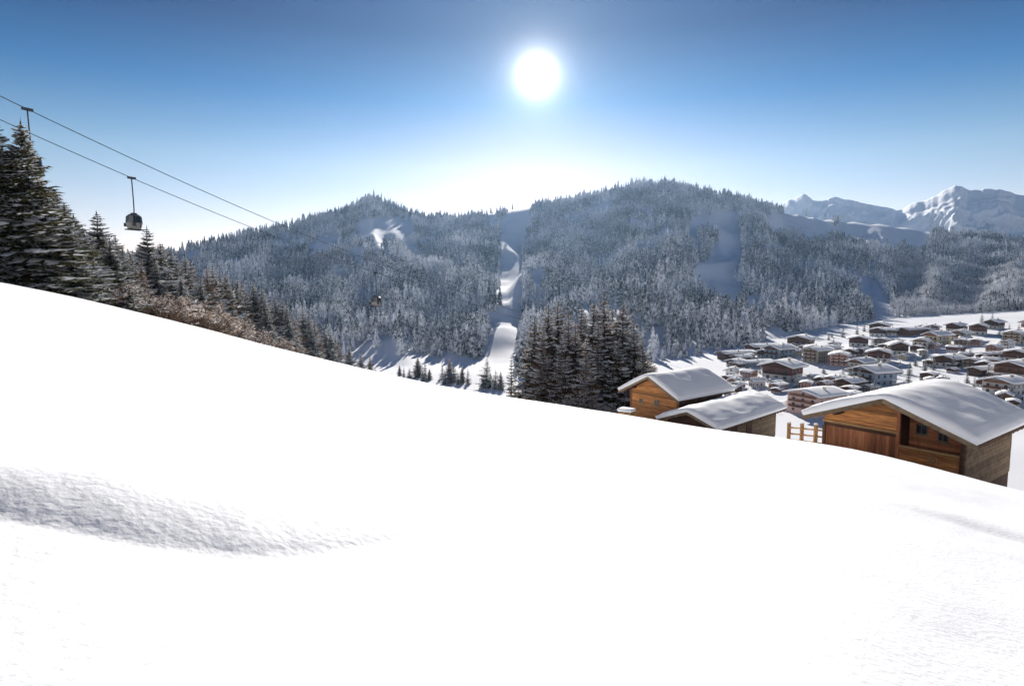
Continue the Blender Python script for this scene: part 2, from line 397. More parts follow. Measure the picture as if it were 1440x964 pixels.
def far_mat():
    m = mat('far_snow_rock', (0.86, 0.88, 0.92), 0.9, 0.05); t = m.node_tree; b = [n for n in t.nodes if n.type == 'BSDF_PRINCIPLED'][0]
    geo = nd(t, 'ShaderNodeNewGeometry'); sp = nd(t, 'ShaderNodeSeparateXYZ'); t.links.new(geo.outputs['Normal'], sp.inputs[0])
    nz = nd(t, 'ShaderNodeTexNoise'); nz.inputs['Scale'].default_value = .01; nz.inputs['Detail'].default_value = 6; t.links.new(geo.outputs['Position'], nz.inputs['Vector'])
    ad = nd(t, 'ShaderNodeMath', operation='MULTIPLY_ADD'); ad.inputs[1].default_value = .45; t.links.new(nz.outputs[0], ad.inputs[0]); t.links.new(sp.outputs[2], ad.inputs[2])
    mr = nd(t, 'ShaderNodeMapRange'); mr.inputs[1].default_value = .78; mr.inputs[2].default_value = .92; t.links.new(ad.outputs[0], mr.inputs[0])
    mx = nd(t, 'ShaderNodeMix', data_type='RGBA'); mx.inputs[6].default_value = (0.66, 0.68, 0.72, 1); mx.inputs[7].default_value = (.92, .93, .95, 1)
    t.links.new(mr.outputs[0], mx.inputs[0]); t.links.new(mx.outputs[2], b.inputs['Base Color']); return m
o = link('far_mountains', grid_mesh('far_mountains', X2, Y2, Z2, None, far_mat())); o['kind'] = 'structure'

# ------------------------------------------------------------------ conifers
def spruce_meshes(seed, Hh=18.0, Rm=3.4, levels=40, nb=8, segs=6, snow=0.8, droop=0.30, mneedle=None, thin=1.0, name='spruce', irregular=0.25, hang=0.32):
    rg = random.Random(seed)
    tr = MB(); ne = MB(); sn = MB()
    n = 9
    tr.tube([(0.06 * rg.uniform(-1, 1) * i / n, 0.06 * rg.uniform(-1, 1) * i / n, Hh * i / n) for i in range(n + 1)],
            [0.30 * (Hh / 18) * (1 - 0.93 * i / n) for i in range(n + 1)], 7)
    az0 = rg.uniform(0, 6.28); lob = [rg.uniform(0.75, 1.2) for _ in range(8)]
    for lv in range(levels):
        t = (lv + rg.uniform(-.3, .3)) / levels; t = min(max(t, 0), .995)
        z = Hh * (0.05 + 0.94 * t)
        env = Rm * (1 - t) ** 0.82 * min(1, 0.75 + t * 2.2) + 0.12
        cnt = max(4, int(round(nb * (1 - 0.45 * t))))
        az0 += 1.1
        for k in range(cnt):
            a = az0 + 2 * math.pi * (k + rg.uniform(-.28, .28)) / cnt
            L = env * rg.uniform(1 - irregular * 1.6, 1 + irregular * 0.6) * lob[int(a / 6.2832 * 8) % 8]
            dx, dy = math.cos(a), math.sin(a); sx, sy = -dy, dx
            dr = droop * (1.25 - 1.7 * t) * rg.uniform(.7, 1.3)
            P = []
            for i in range(segs + 1):
                s_ = i / segs
                P.append(Vector((dx * L * s_, dy * L * s_, z + L * (-dr * s_ ** 1.15 + 0.20 * s_ ** 3 + rg.uniform(-.015, .015)))))
            load = rg.random() < snow
            for i in range(segs):
                s_ = (i + 0.5) / segs; p0, p1 = P[i], P[i + 1]; d = (p1 - p0)
                tw = (0.46 * L * (1 - s_) ** 0.8 + 0.10 + 0.05 * L) * thin
                for sg in (-1, 1):
                    w = tw * rg.uniform(.6, 1.25)
                    fwd = d.normalized() * w * rg.uniform(.5, 1.0)
                    tip = p1 + Vector((sx * sg * w, sy * sg * w, -0.28 * w * rg.uniform(.5, 1.5))) + fwd * .6
                    ne.add([p0, p1, tip], [(0, 1, 2)])
                    tip2 = p0 + Vector((sx * sg * w * .8, sy * sg * w * .8, -0.4 * w * rg.uniform(.6, 1.5))) + fwd * .3
                    ne.add([p0 - d * .1, p0 + d * .45, tip2], [(0, 1, 2)])
                    if load and rg.random() < .88 and i < segs:
                        up = 0.06 + 0.05 * rg.random(); q = rg.uniform(.5, .9)
                        a0 = p0 + Vector((0, 0, up * 1.5)); a1 = p1 + Vector((0, 0, up * (1.3 if i < segs - 1 else .2)))
                        e = p0 + (tip - p0) * q + Vector((0, 0, up * .45)); e0 = p0 + (tip2 - p0) * q + Vector((0, 0, up * .35))
                        sn.add([a0, a1, e, e0], [(0, 1, 2), (0, 2, 3)] if sg > 0 else [(0, 2, 1), (0, 3, 2)])
                hg = hang * tw * rg.uniform(.6, 1.6) + .06
                m_ = (p0 + p1) / 2
                ne.add([p0, p1, m_ + Vector((sx * rg.uniform(-.2, .2), sy * rg.uniform(-.2, .2), -hg))], [(0, 1, 2)])
            ne.add([P[-1], P[-1] + (P[-1] - P[-2]) * .6 + Vector((0, 0, .03)), P[-2] + Vector((sx * .1, sy * .1, 0))], [(0, 1, 2)])
    ne.add([(0.08, 0, Hh * .97), (-.08, 0, Hh * .97), (0, 0, Hh * 1.03)], [(0, 1, 2)])
    return dict(trunk=tr.mesh(name + '_trunk', M_bark, True), crown=ne.mesh(name + '_crown', mneedle or M_needle), snow=sn.mesh(name + '_snow', M_snowtree), H=Hh * 1.02)
SPR = [spruce_meshes(11 + i, 18, 3.5 + .5 * (i % 2), 46, 9, name='spruce', snow=.86, irregular=.2 + .1 * i) for i in range(3)]
SPR += [spruce_meshes(25 + i, 18, 3.9, 46, 9, name='bare_spruce', snow=.42, irregular=.3, mneedle=M_needle2) for i in range(2)]
LAR = [spruce_meshes(41 + i, 18, 3.3, 40, 9, snow=.7, mneedle=M_larch, thin=.85, name='larch', droop=.16, irregular=.35, hang=.7) for i in range(2)]
SMALL = [spruce_meshes(71 + i, 12, 2.4, 20, 7, segs=4, name='small_spruce', snow=.6) for i in range(2)]
def tree(kind, x, y, Ht, name, label, group, rz=None, wide=1.0):
    D = kind; sc = Ht / D['H']
    o = empty(name, (x, y, H1(x, y) - 0.25), random.uniform(0, 6.28) if rz is None else rz, label, 'tree', group)
    o.scale = (sc * wide, sc * wide, sc)
    link('trunk', D['trunk'], o); c = link('crown', D['crown'], o); c['kind'] = 'stuff'; q = link('snow_load', D['snow'], c); q['kind'] = 'stuff'
    return o
def tree_px(kind, px, ytop, r, name, label, group, wide=1.0, hmin=4.0):
    x, y = at_px(px, r); z = H1(x, y)
    v = ray(px, ytop); zt = r * v[2] / math.hypot(v[0], v[1])
    return tree(kind, x, y, max(hmin, zt - z + .25), name, label, group, wide=wide)
gl = 'trees along the left forest edge'
LS = 'snow laden spruce in the forest edge above the white slope'
LB = 'brown bare larch with frosted twigs in the left forest edge'
LEFT = [(-60, 150, 60, 0, ''), (62, 245, 66, 1, ''), (98, 285, 60, 0, ''), (30, 230, 70, 1, ''), (-30, 200, 66, 2, ''), (122, 318, 66, 2, ''), (175, 345, 76, 0, ''), (158, 335, 70, 2, ''), (192, 372, 80, 11, ''), (220, 372, 96, 0, ''), (255, 395, 104, 2, ''), (3, 163, 58, 1, ''), (46, 168, 59, 0, 'tall'), (84, 262, 63, 2, ''), (18, 205, 66, 2, ''), (110, 300, 70, 1, ''), (142, 296, 76, 2, 'point'), (126, 322, 82, 0, ''),
        (166, 330, 84, 1, ''), (186, 352, 92, 0, ''), (211, 327, 98, 2, ''), (200, 365, 88, 10, ''), (228, 348, 112, 1, ''), (243, 358, 116, 2, ''), (262, 366, 124, 0, ''), (300, 382, 138, 2, ''), (318, 390, 146, 1, ''), (334, 398, 152, 0, ''), (368, 410, 168, 1, ''), (396, 428, 180, 2, ''), (433, 446, 200, 0, ''), (462, 472, 220, 2, ''), (232, 352, 118, 10, ''), (250, 368, 118, 11, ''), (240, 385, 102, 0, ''), (270, 374, 128, 11, ''), (292, 384, 134, 10, ''), (282, 400, 120, 1, ''),
        (310, 392, 142, 10, ''), (327, 402, 150, 11, ''), (340, 404, 160, 10, ''), (356, 404, 165, 2, 'dark'), (372, 424, 160, 0, ''), (386, 426, 178, 1, ''), (402, 436, 176, 0, ''), (424, 440, 198, 2, ''), (412, 452, 186, 10, ''), (441, 456, 205, 10, ''),
        (455, 470, 216, 1, ''), (470, 480, 226, 10, ''), (489, 484, 240, 2, ''), (505, 494, 250, 0, ''), (518, 500, 262, 10, '')]
for px, yt, r, k, nt_ in LEFT:
    yt -= 10 if 95 < r < 230 else 0
    kind = SPR[k] if k < 10 else LAR[k - 10]
    lab = LS if k < 10 else LB
    nm = 'spruce_tree' if k < 10 else 'larch_tree'
    if nt_ == 'tall': lab = 'tallest dark spruce with snow on its branches, top just below the upper lift cable'
    if nt_ == 'point': lab = 'pointed snowy spruce beside the tallest spruces, under the lower lift cable'
    if lab == LS: lab = ('broad snow laden spruce in the dense stand round the tallest spruce' if r < 72 else 'snow laden spruce between the tall stand and the brown larches, under the lift cables' if r < 110 else 'dark spruce of the forest edge where it runs down to the valley')
    if lab == LB: lab = LB if r < 136 else 'brown bare larch of the forest edge where it runs down to the valley'
    tree_px(kind, px, yt, r, nm, lab, gl, wide=(1.95 if k < 10 and r < 75 else 1.7 if k < 10 and r < 120 else 1.5))
gc = 'trees in the clump behind the small chalet'
LC = 'tall dark snow dusted spruce in the clump beside the small chalet'
MIDT = [(752, 442, 112, 3, LC), (771, 425, 108, 4, LC), (785, 420, 116, 3, LC), (800, 436, 110, 11, ''), (818, 428, 118, 10, ''), (836, 420, 112, 4, LC), (850, 410, 108, 3, LC), (862, 430, 116, 4, LC), (877, 421, 110, 3, LC), (893, 450, 106, 4, LC), (906, 476, 104, 3, LC),
        (790, 465, 102, 10, ''), (826, 470, 100, 11, ''), (918, 502, 110, 4, LC), (810, 455, 106, 4, LC), (842, 452, 104, 11, ''), (764, 460, 104, 10, ''), (872, 470, 102, 4, LC)]
for px, yt, r, k, lab in MIDT:
    tree_px(SPR[k] if k < 10 else LAR[k - 10], px, yt, r, 'spruce_tree' if k < 10 else 'larch_tree', lab or 'brown larch standing among the dark spruces of the central clump', gc, wide=1.3)
tree_px(SMALL[0], 719, 497, 120, 'small_spruce', 'small lone spruce left of the dark tree clump on the slope edge', None, wide=.95)

# bare frosted shrubs
def shrub_mesh(seed, h=3.0, n=26):
    rg = random.Random(seed); mb = MB()
    def grow(p, d, L, rad, dep):
        q = p + d * L
        mb.tube([p, (p + q) / 2 + Vector((rg.uniform(-.1, .1), rg.uniform(-.1, .1), 0)) * L, q], [rad, rad * .8, rad * .55], 3, cap=False)
        if dep <= 1:
            for _ in range(2):
                c = p + (q - p) * rg.uniform(.3, 1.1); e = .11 * h / 3 * rg.uniform(.7, 1.6)
                mb.add([c + Vector((rg.uniform(-1, 1), rg.uniform(-1, 1), rg.uniform(-.6, .6))) * e for _ in range(3)], [(0, 1, 2)], 1)
        if dep == 0: return
        for _ in range(rg.randint(2, 4)):
            nd_ = (d + Vector((rg.uniform(-.7, .7), rg.uniform(-.7, .7), rg.uniform(-.2, .5)))).normalized()
            grow(p + (q - p) * rg.uniform(.4, 1), nd_, L * rg.uniform(.5, .75), rad * .6, dep - 1)
    for i in range(n):
        a = rg.uniform(0, 6.28); s = rg.uniform(.1, .8)
        grow(Vector((math.cos(a) * s * .4, math.sin(a) * s * .4, 0)), Vector((math.cos(a) * s, math.sin(a) * s, 1)).normalized(), h * rg.uniform(.3, .5), .05, 3)
    return mb.mesh('shrub_twigs', [M_twig, M_frost])
SHR = [shrub_mesh(5), shrub_mesh(6)]
def shrub(px, r, h, k, label, group):
    x, y = at_px(px, r)
    o = link('bare_shrub', SHR[k]); o.location = (x, y, H1(x, y) - .1); o.rotation_euler = (0, 0, random.uniform(0, 6)); o.scale = (h / 3 * 1.2, h / 3 * 1.2, h / 3)
    o['label'] = label; o['category'] = 'shrub'; o['group'] = group
for i, (px, r, h) in enumerate([(225, 78, 4.5), (245, 85, 5), (265, 90, 5.5), (285, 96, 6), (305, 100, 5), (322, 108, 6), (345, 118, 5.5), (365, 125, 5), (392, 135, 6), (410, 150, 5), (432, 160, 4.5), (450, 170, 4.5), (478, 190, 5), (500, 210, 5), (515, 230, 5), (182, 72, 4.0), (150, 68, 3.5)]):
    shrub(px, r, h, i % 2, 'frosted brown bare shrub at the foot of the left forest edge', 'frosted shrubs below the left trees')
for i, (px, r, h) in enumerate([(800, 96, 4), (822, 95, 4.5), (845, 94, 4), (870, 92, 3.5)]):
    shrub(px, r, h, i % 2, 'frosted brown shrub at the foot of the central tree clump', 'shrubs under the central trees')

# ------------------------------------------------------------------ far forest on the mountain (one mass)
def far_tree(seed, m, n=6, h=14.0, r=2.5):
    rg = random.Random(seed); mb = MB(); sd = 7
    for i in range(n):
        t = i / n; zb = h * (.06 + .86 * t); rad = r * (1 - t) ** .85 * rg.uniform(.85, 1.15) + .25; ht = h * .26 * (1 - .35 * t)
        o = rg.uniform(0, 6); vs = [(0, 0, min(zb + ht, h))]
        for k in range(sd * 2):
            a = o + math.pi * k / sd; q = rad * (1.0 if k % 2 == 0 else .55) * rg.uniform(.8, 1.2)
            vs.append((q * math.cos(a), q * math.sin(a), zb - (0.25 * rad if k % 2 == 0 else 0)))
        mb.add(vs, [(0, 1 + k, 1 + (k + 1) % (sd * 2)) for k in range(sd * 2)])
    mb.tube([(0, 0, -1.0), (0, 0, h * .5)], [.28, .15], 4)
    return mb.mesh('far_tree', m)
def far_broadleaf(seed, m, h=11.0):
    rg = random.Random(seed); mb = MB()
    mb.tube([(0, 0, -1), (0, 0, h * .45), (.3, .2, h * .8)], [.25, .18, .06], 4)
    for i in range(110):
        while True:
            p = Vector((rg.uniform(-1, 1), rg.uniform(-1, 1), rg.uniform(-1, 1)))
            if p.length < 1: break
        c = Vector((p.x * 3.0, p.y * 3.0, h * .6 + p.z * h * .40)); s = rg.uniform(.5, 1.1)
        u = Vector((rg.uniform(-1, 1), rg.uniform(-1, 1), rg.uniform(-.4, 1))) * s; w = Vector((rg.uniform(-1, 1), rg.uniform(-1, 1), rg.uniform(-.6, .6))) * s
        mb.add([c - u, c + u * .5 + w * .6, c + u - w * .3], [(0, 1, 2)])
    return mb.mesh('far_broadleaf', m)
CLEAR = [  # openings in the forest, photograph pixels: (x0,y0,x1,y1,half width)
    (738, 285, 724, 312, 6), (724, 312, 718, 360, 11), (718, 360, 717, 420, 11), (717, 420, 714, 505, 10), (690, 314, 740, 315, 5), (757, 385, 758, 430, 3.5),
    (1024, 350, 1014, 372, 14), (1014, 372, 996, 386, 13), (998, 384, 1022, 408, 13), (1024, 318, 1030, 345, 9), (985, 312, 1030, 308, 7), (972, 318, 978, 345, 3),
    (515, 322, 565, 320, 11), (530, 325, 536, 345, 5), (560, 322, 566, 340, 4), (448, 348, 466, 340, 9), (575, 345, 582, 352, 5), (500, 352, 505, 366, 4),
    (1090, 312, 1160, 320, 10), (1195, 322, 1290, 332, 11), (1085, 345, 1100, 352, 4), (1222, 405, 1240, 440, 9), (1236, 430, 1240, 446, 10), (925, 462, 922, 474, 6), (1290, 338, 1300, 340, 5),
    (545, 512, 640, 515, 13), (620, 512, 700, 516, 11), (700, 470, 690, 500, 8), (545, 480, 552, 500, 8), (690, 440, 700, 455, 5), (1415, 446, 1440, 456, 9)]
def in_clear(px, py):
    m = np.zeros(px.shape, bool)
    wob = 9.0 * fbm(px / 9.0, py / 9.0, 3)
    for x0, y0, x1, y1, w in CLEAR:
        d = np.array([x1 - x0, y1 - y0], float); L2 = d @ d
        t = np.clip(((px - x0) * d[0] + (py - y0) * d[1]) / L2, 0, 1)
        m |= np.hypot(px - x0 - t * d[0], py - y0 - t * d[1]) < w * 1.45 + 1.5 + wob
    return m
def scatter(n, thlo, thhi, sel):
    th = RNG.uniform(thlo, thhi, n); rb = np.interp(th, b_th, b_r); rr_ = np.interp(th, g_th, g_r)
    r = np.sqrt(RNG.uniform(250.0 ** 2, 2600.0 ** 2, n)); u = (r - rb) / (rr_ - rb)
    x, y = r * np.sin(th), r * np.cos(th)
    ok = (u > 0.0) & (u < 1.03)
    x, y, u = x[ok], y[ok], u[ok]
    z = height(x, y); mz, _ = mount(x, y)
    ok = np.abs(z - mz) < 2; x, y, z, u = x[ok], y[ok], z[ok], u[ok]
    px, py = proj(np.stack([x, y, z + 4], -1))
    dens = 0.82 + 1.7 * fbm(x / 85, y / 85, 4) - 0.25 * (px < 480) * (py < 380)
    keep = ~in_clear(px, py) & (RNG.random(len(x)) < dens) & sel(px, py)
    return np.stack([x, y, z], -1)[keep], px[keep], py[keep], u[keep]
def frosted_zone(px, py):
    return (px > 1270 - 0.3 * (py - 380)) & (py > 372 + 10 * fbm(px / 30, py / 30, 2)) & (py < 470)
def instancer(name, pts, protos, scales, label):
    me = bpy.data.meshes.new(name); me.from_pydata([tuple(p) for p in pts], [], [])
    for an, tp, data in (('size', 'FLOAT', scales), ('turn', 'FLOAT', RNG.uniform(0, 6.28, len(pts))), ('which', 'INT', RNG.integers(0, len(protos), len(pts)))):
        at = me.attributes.new(an, tp, 'POINT'); at.data.foreach_set('value', np.asarray(data, np.float32 if tp == 'FLOAT' else np.int32))
    o = link(name, me); o['kind'] = 'stuff'; o['label'] = label; o['category'] = 'forest'
    g = bpy.data.node_groups.new(name, 'GeometryNodeTree')
    g.interface.new_socket('Geometry', in_out='INPUT', socket_type='NodeSocketGeometry'); g.interface.new_socket('Geometry', in_out='OUTPUT', socket_type='NodeSocketGeometry')
    gi = nd(g, 'NodeGroupInput'); go = nd(g, 'NodeGroupOutput'); iop = nd(g, 'GeometryNodeInstanceOnPoints'); jn = nd(g, 'GeometryNodeJoinGeometry')
    for pm in protos:
        po = bpy.data.objects.new('far_tree_shape', pm)
        oi = nd(g, 'GeometryNodeObjectInfo'); oi.inputs['Object'].default_value = po; oi.inputs['As Instance'].default_value = True
        g.links.new(oi.outputs['Geometry'], jn.inputs[0])
    def attr(nm, dt):
        a = nd(g, 'GeometryNodeInputNamedAttribute', data_type=dt); a.inputs['Name'].default_value = nm; return a.outputs['Attribute']
    g.links.new(gi.outputs[0], iop.inputs['Points']); g.links.new(jn.outputs[0], iop.inputs['Instance'])
    iop.inputs['Pick Instance'].default_value = True; g.links.new(attr('which', 'INT'), iop.inputs['Instance Index'])
    cx = nd(g, 'ShaderNodeCombineXYZ'); g.links.new(attr('turn', 'FLOAT'), cx.inputs[2]); g.links.new(cx.outputs[0], iop.inputs['Rotation'])
    g.links.new(attr('size', 'FLOAT'), iop.inputs['Scale']); g.links.new(iop.outputs[0], go.inputs[0])
    md = o.modifiers.new('scatter', 'NODES'); md.node_group = g
    return o
pts, ppx, ppy, pu = scatter(150000, -0.80, 0.80, lambda a, b: ~frosted_zone(a, b))
instancer('conifer_forest', pts, [far_tree(i, M_forest, r=2.2 + .25 * i) for i in range(4)], np.clip(RNG.lognormal(.14, .34, len(pts)), .45, 2.1), 'blue grey snow dusted conifer forest covering the mountain side')
pts2, qx, qy, qu = scatter(60000, 0.55, 0.80, frosted_zone)
instancer('frosted_woodland', pts2, [far_broadleaf(3, M_woodland), far_broadleaf(4, M_woodland), far_tree(9, M_forest)], RNG.uniform(.6, 1.2, len(pts2)), 'pale frosted woodland on the lower mountain side above the village')

# ------------------------------------------------------------------ the timber chalets on the slope
def snow_roof_mesh(name, Wd, y0, y1, tn, T, nx=44, ny=32, seed=0, round_=0.5, amp=0.10, bulge=0.0):
    """thick snow blanket over a gabled roof; ridge at x = 0, z = 0, eaves at x = +-Wd"""
    xs = np.linspace(-Wd, Wd, nx); ys = np.linspace(y0, y1, ny)
    Xg, Yg = np.meshgrid(xs, ys)
    ed = np.minimum(Wd - np.abs(Xg), np.minimum(Yg - y0, y1 - Yg))
    t = T * (0.55 + 0.45 * sstep(0, round_, ed)) + amp * fbm(Xg * .45 + seed * 7.7, Yg * .35 + seed, 3) * sstep(0, .6, ed)
    t = t * (1 + .35 * fbm(Xg * 1.1 + 3 * seed, Yg * 1.1, 3) * (1 - .6 * sstep(0, 1.0, ed)))
    dz = -tn * (np.sqrt(Xg ** 2 + .35) - math.sqrt(.35) * .75)
    bot = -tn * np.abs(Xg) + 0.012
    dz = dz + bulge * np.sin(np.pi * np.clip(np.abs(Xg) / Wd, 0, 1) ** .9)
    # the edge leans and sags a little over the boards
    lean = 0.10 * (1 - sstep(0, round_, ed))
    sagx = np.sign(Xg) * lean * (np.abs(Xg) > Wd - .01); sagy = np.where(Yg <= y0 + .01, -lean, np.where(Yg >= y1 - .01, lean, 0)) * (0.6 + fbm(Xg * .9, Yg * .9, 2))
    top = np.maximum(dz + t, bot + .15)
    V = [(a + e, b + f, c) for a, b, c, e, f in zip(Xg.ravel(), Yg.ravel(), top.ravel(), sagx.ravel(), sagy.ravel())]
    n = nx * ny; F = []
    I = lambda j, i: j * nx + i
    for j in range(ny - 1):
        for i in range(nx - 1): F.append((I(j, i), I(j, i + 1), I(j + 1, i + 1), I(j + 1, i)))
    rim = [I(0, i) for i in range(nx)] + [I(j, nx - 1) for j in range(1, ny)] + [I(ny - 1, i) for i in range(nx - 2, -1, -1)] + [I(j, 0) for j in range(ny - 2, 0, -1)]
    Xf, Yf, Bf = Xg.ravel(), Yg.ravel(), bot.ravel()
    for k in rim: V.append((Xf[k] * .985, Yf[k], Bf[k]))
    m = len(rim)
    for k in range(m):
        k2 = (k + 1) % m; F.append((rim[k], n + k, n + k2, rim[k2]))
    mb = MB(); mb.add(V, F)
    return mb.mesh(name, M_snowroof, True)
def roof_set(root, Wd, y0, y1, tn, zr, T, seed, purl=(-.55, 0, .55), raft=0.9, wood=None, amp=.10, bulge=.2):
    wood = wood or M_wooddk
    th = .14
    mb = MB(); mb.prism([(-Wd, zr - tn * Wd - th), (0, zr - th), (Wd, zr - tn * Wd - th), (Wd, zr - tn * Wd), (0, zr), (-Wd, zr - tn * Wd)], y0, y1)
    # split the concave outline in two boards
    mb = MB()
    for s in (-1, 1):
        poly = [(0, zr - th), (s * Wd, zr - tn * Wd - th), (s * Wd, zr - tn * Wd), (0, zr)]
        mb.prism(poly if s > 0 else poly[::-1], y0, y1)
    ro = mb.build('roof', wood, root)
    sn = link('snow_cover', snow_roof_mesh('snow_cover', Wd, y0 - .03, y1 + .03, tn, T, seed=seed, amp=amp, bulge=bulge), ro); sn.location = (0, 0, zr)
    for s in (-1, 1):
        mb = MB(); poly = [(0, zr - th - .16), (s * Wd, zr - tn * Wd - th - .16), (s * Wd, zr - tn * Wd - .01), (0, zr - .01)]
        mb.prism(poly if s > 0 else poly[::-1], y0 - .06, y0 - .005); mb.build('bargeboard', M_woodgrey, ro)
    for q in purl:
        x = q * Wd; z = zr - tn * abs(x) - th
        mb = MB(); mb.box(x - .11, x + .11, y0 + .06, y0 + 1.6, z - .3, z - .02); mb.build('purlin', wood, ro)
    if raft:
        for s in (-1, 1):
            y = y0 + .4
            while y < y1 - .3:
                mb = MB(); x0, x1 = Wd * .72, Wd * .985
                a, b = zr - tn * x0 - th, zr - tn * x1 - th
                poly = [(s * x0, a - .16), (s * x1, b - .14), (s * x1, b - .004), (s * x0, a - .004)]
                mb.prism(poly if s > 0 else poly[::-1], y - .06, y + .06); mb.build('rafter', wood, ro); y += raft
    return ro
def planks(parent, x0, x1, zlo, zhi, yf, yb, m, step=.22, roof=None, vert=False, name='plank', gap=.012):
    """boards on a front wall (facing -y), clipped under the roof line zr - tn*|x|"""
    out = []
    if vert:
        x = x0
        while x < x1 - .03:
            w = min(step, x1 - x) - gap; top = zhi if roof is None else min(zhi, roof[0] - roof[1] * max(abs(x), abs(x + w)) - .06)
            if top > zlo + .05:
                mb = MB(); mb.box(x, x + w, yf - random.uniform(0, .012), yb, zlo, top); out.append(mb.build(name, m, parent))
            x += step
        return out
    z = zlo
    while z < zhi - .03:
        zt = min(z + step, zhi) - gap
        def span(zz):
            if roof is None: return x0, x1
            lim = max((roof[0] - zz - .05) / roof[1], 0); return max(x0, -lim), min(x1, lim)
        a0, a1 = span(z); b0, b1 = span(zt)
        if a1 - a0 > .12 and b1 - b0 > .02:
            mb = MB(); mb.prism([(a0, z), (a1, z), (b1, zt), (b0, zt)], yf - random.uniform(0, .014), yb)
            out.append(mb.build(name, m, parent))
        z += step
    return out
def side_planks(parent, xf, xb, y0, y1, zlo, zhi, m, step=.24):
    z = zlo
    while z < zhi - .03:
        mb = MB(); q = xf + math.copysign(random.uniform(0, .012), xf); mb.box(min(q, xb), max(q, xb), y0, y1, z, min(z + step, zhi) - .012); mb.build('plank', m, parent); z += step
def window(parent, x, z, w, h, y, frame=None, name='window', cross=True):
    f = MB(); t = .06
    f.box(x - w / 2, x + w / 2, y - .05, y, z - h / 2, z - h / 2 + t); f.box(x - w / 2, x + w / 2, y - .05, y, z + h / 2 - t, z + h / 2)
    f.box(x - w / 2, x - w / 2 + t, y - .05, y, z - h / 2 + t, z + h / 2 - t); f.box(x + w / 2 - t, x + w / 2, y - .05, y, z - h / 2 + t, z + h / 2 - t)
    if cross: f.box(x - .02, x + .02, y - .045, y, z - h / 2 + t, z + h / 2 - t)
    wn = f.build(name, frame or M_woodlt, parent)
    p = MB(); p.box(x - w / 2 + t, x + w / 2 - t, y - .02, y - .004, z - h / 2 + t, z + h / 2 - t); p.build('pane', M_glass, wn)
    s = MB(); s.box(x - w / 2 - .08, x + w / 2 + .08, y - .12, y, z - h / 2 - .06, z - h / 2 - .005); s.build('sill', frame or M_woodlt, wn)
    return wn
def chalet_root(P, yaw, name, label, hw, L, drop_base=0.0):
    r = np.array([math.sin(yaw), math.cos(yaw)]); s = np.array([math.cos(yaw), -math.sin(yaw)])
    zs = [H1(*(P[:2] + r * a + s * b)) for a in (1, L / 2, L - 1) for b in (-hw, 0, hw)]
    zb = min(zs) - .3
    return empty(name, (P[0], P[1], zb), -yaw, label, 'chalet'), P[2] - zb, zs

# large chalet
P = ray(1242, 551) * 45.0
root, ZP, _ = chalet_root(P, R(54), 'timber_chalet', 'large orange timber chalet with thick snow roof and recessed balcony, beside the rail fence', 4.2, 11)
TN = math.tan(R(21)); zr = ZP - .42; Wd = 5.15; LL = 11.0; yw = 1.25; HW = 4.15
roof_set(root, Wd, 0, LL, TN, zr, .38, 1, purl=(-.58, 0, .58), bulge=.12)
core = MB(); zt = lambda x: zr - .16 - TN * abs(x)
# walls: left half flush, right half set back behind the balcony
XS = .55
core.prism([(-HW, 0), (XS, 0), (XS, zt(XS)), (0, zt(0)), (-HW, zt(HW))], yw + .06, LL - 1)
wl = core.build('wall', M_wooddk, root)
c2 = MB(); c2.prism([(XS + .003, 0), (HW, 0), (HW, zt(HW)), (XS + .003, zt(XS))], yw + 1.5, LL - 1 - .003)
wr = c2.build('wall', M_wooddk, root)
zb_ = zr - 2.35
planks(wl, -HW, XS, zb_ + .17, zr, yw - .10, yw + .055, M_wood, .23, (zr - .16, TN))
planks(wl, -HW, XS, max(0, zr - 5.6), zb_ - .25, yw, yw + .055, M_woodred, .19, (zr - .16, TN), vert=True)
b = MB(); b.box(-HW - .1, XS + .1, yw - .22, yw + .05, zb_, zb_ + .165); b.build('beam', M_woodlt, root)
b = MB(); b.box(-HW - .02, XS + .02, yw - .12, yw + .05, zb_ - .25, zb_ - .005); b.build('beam', M_wooddk, root)
for x in (XS, HW - .09, -HW):
    b = MB(); b.box(x - .09, x + .10, yw - .17, yw + .05, max(0, zr - 5.6), min(zb_ - .26 if x < 0 else 99, zt(x + (.1 if x > 0 else -.1)) - .02)); b.build('post', M_wooddk if x != XS else M_woodred, root)
planks(wr, XS + .1, HW - .1, max(0, zr - 5.6), zr, yw + 1.42, yw + 1.495, M_woodred, .24, (zr - .16, TN))
window(root, 1.35, zr - 2.1, .7, .7, yw + 1.42, M_woodgrey); window(root, 2.55, zr - 2.4, .6, .6, yw + 1.42, M_woodgrey)
# balcony parapet
zp = zr - 3.15
bal = MB(); bal.box(XS + .11, HW - .19, yw - .02, yw + 1.41, zp - 1.15, zp - 1.0); bal = bal.build('balcony', M_wooddk, root)
b = MB(); b.box(XS + .11, HW - .19, yw - .24, yw - .03, zp, zp + .14); b.build('handrail', M_woodlt, bal)
planks(bal, XS + .12, HW - .2, zp - 1.1, zp - .02, yw - .10, yw - .03, M_wood, .21)
def flower_wheel(x, z, y):
    mb = MB(); mb.tube([(x + .22 * math.cos(t), y, z + .22 * math.sin(t)) for t in np.linspace(0, 6.2832, 13)], .035, 5, cap=False)
    for k in range(4):
        a = k * math.pi / 4; mb.tube([(x - .2 * math.cos(a), y, z - .2 * math.sin(a)), (x + .2 * math.cos(a), y, z + .2 * math.sin(a))], .018, 4)
    o = mb.build('cart_wheel_ornament', M_woodlt, root)
flower_wheel(2.6, zp - .45, yw - .17)
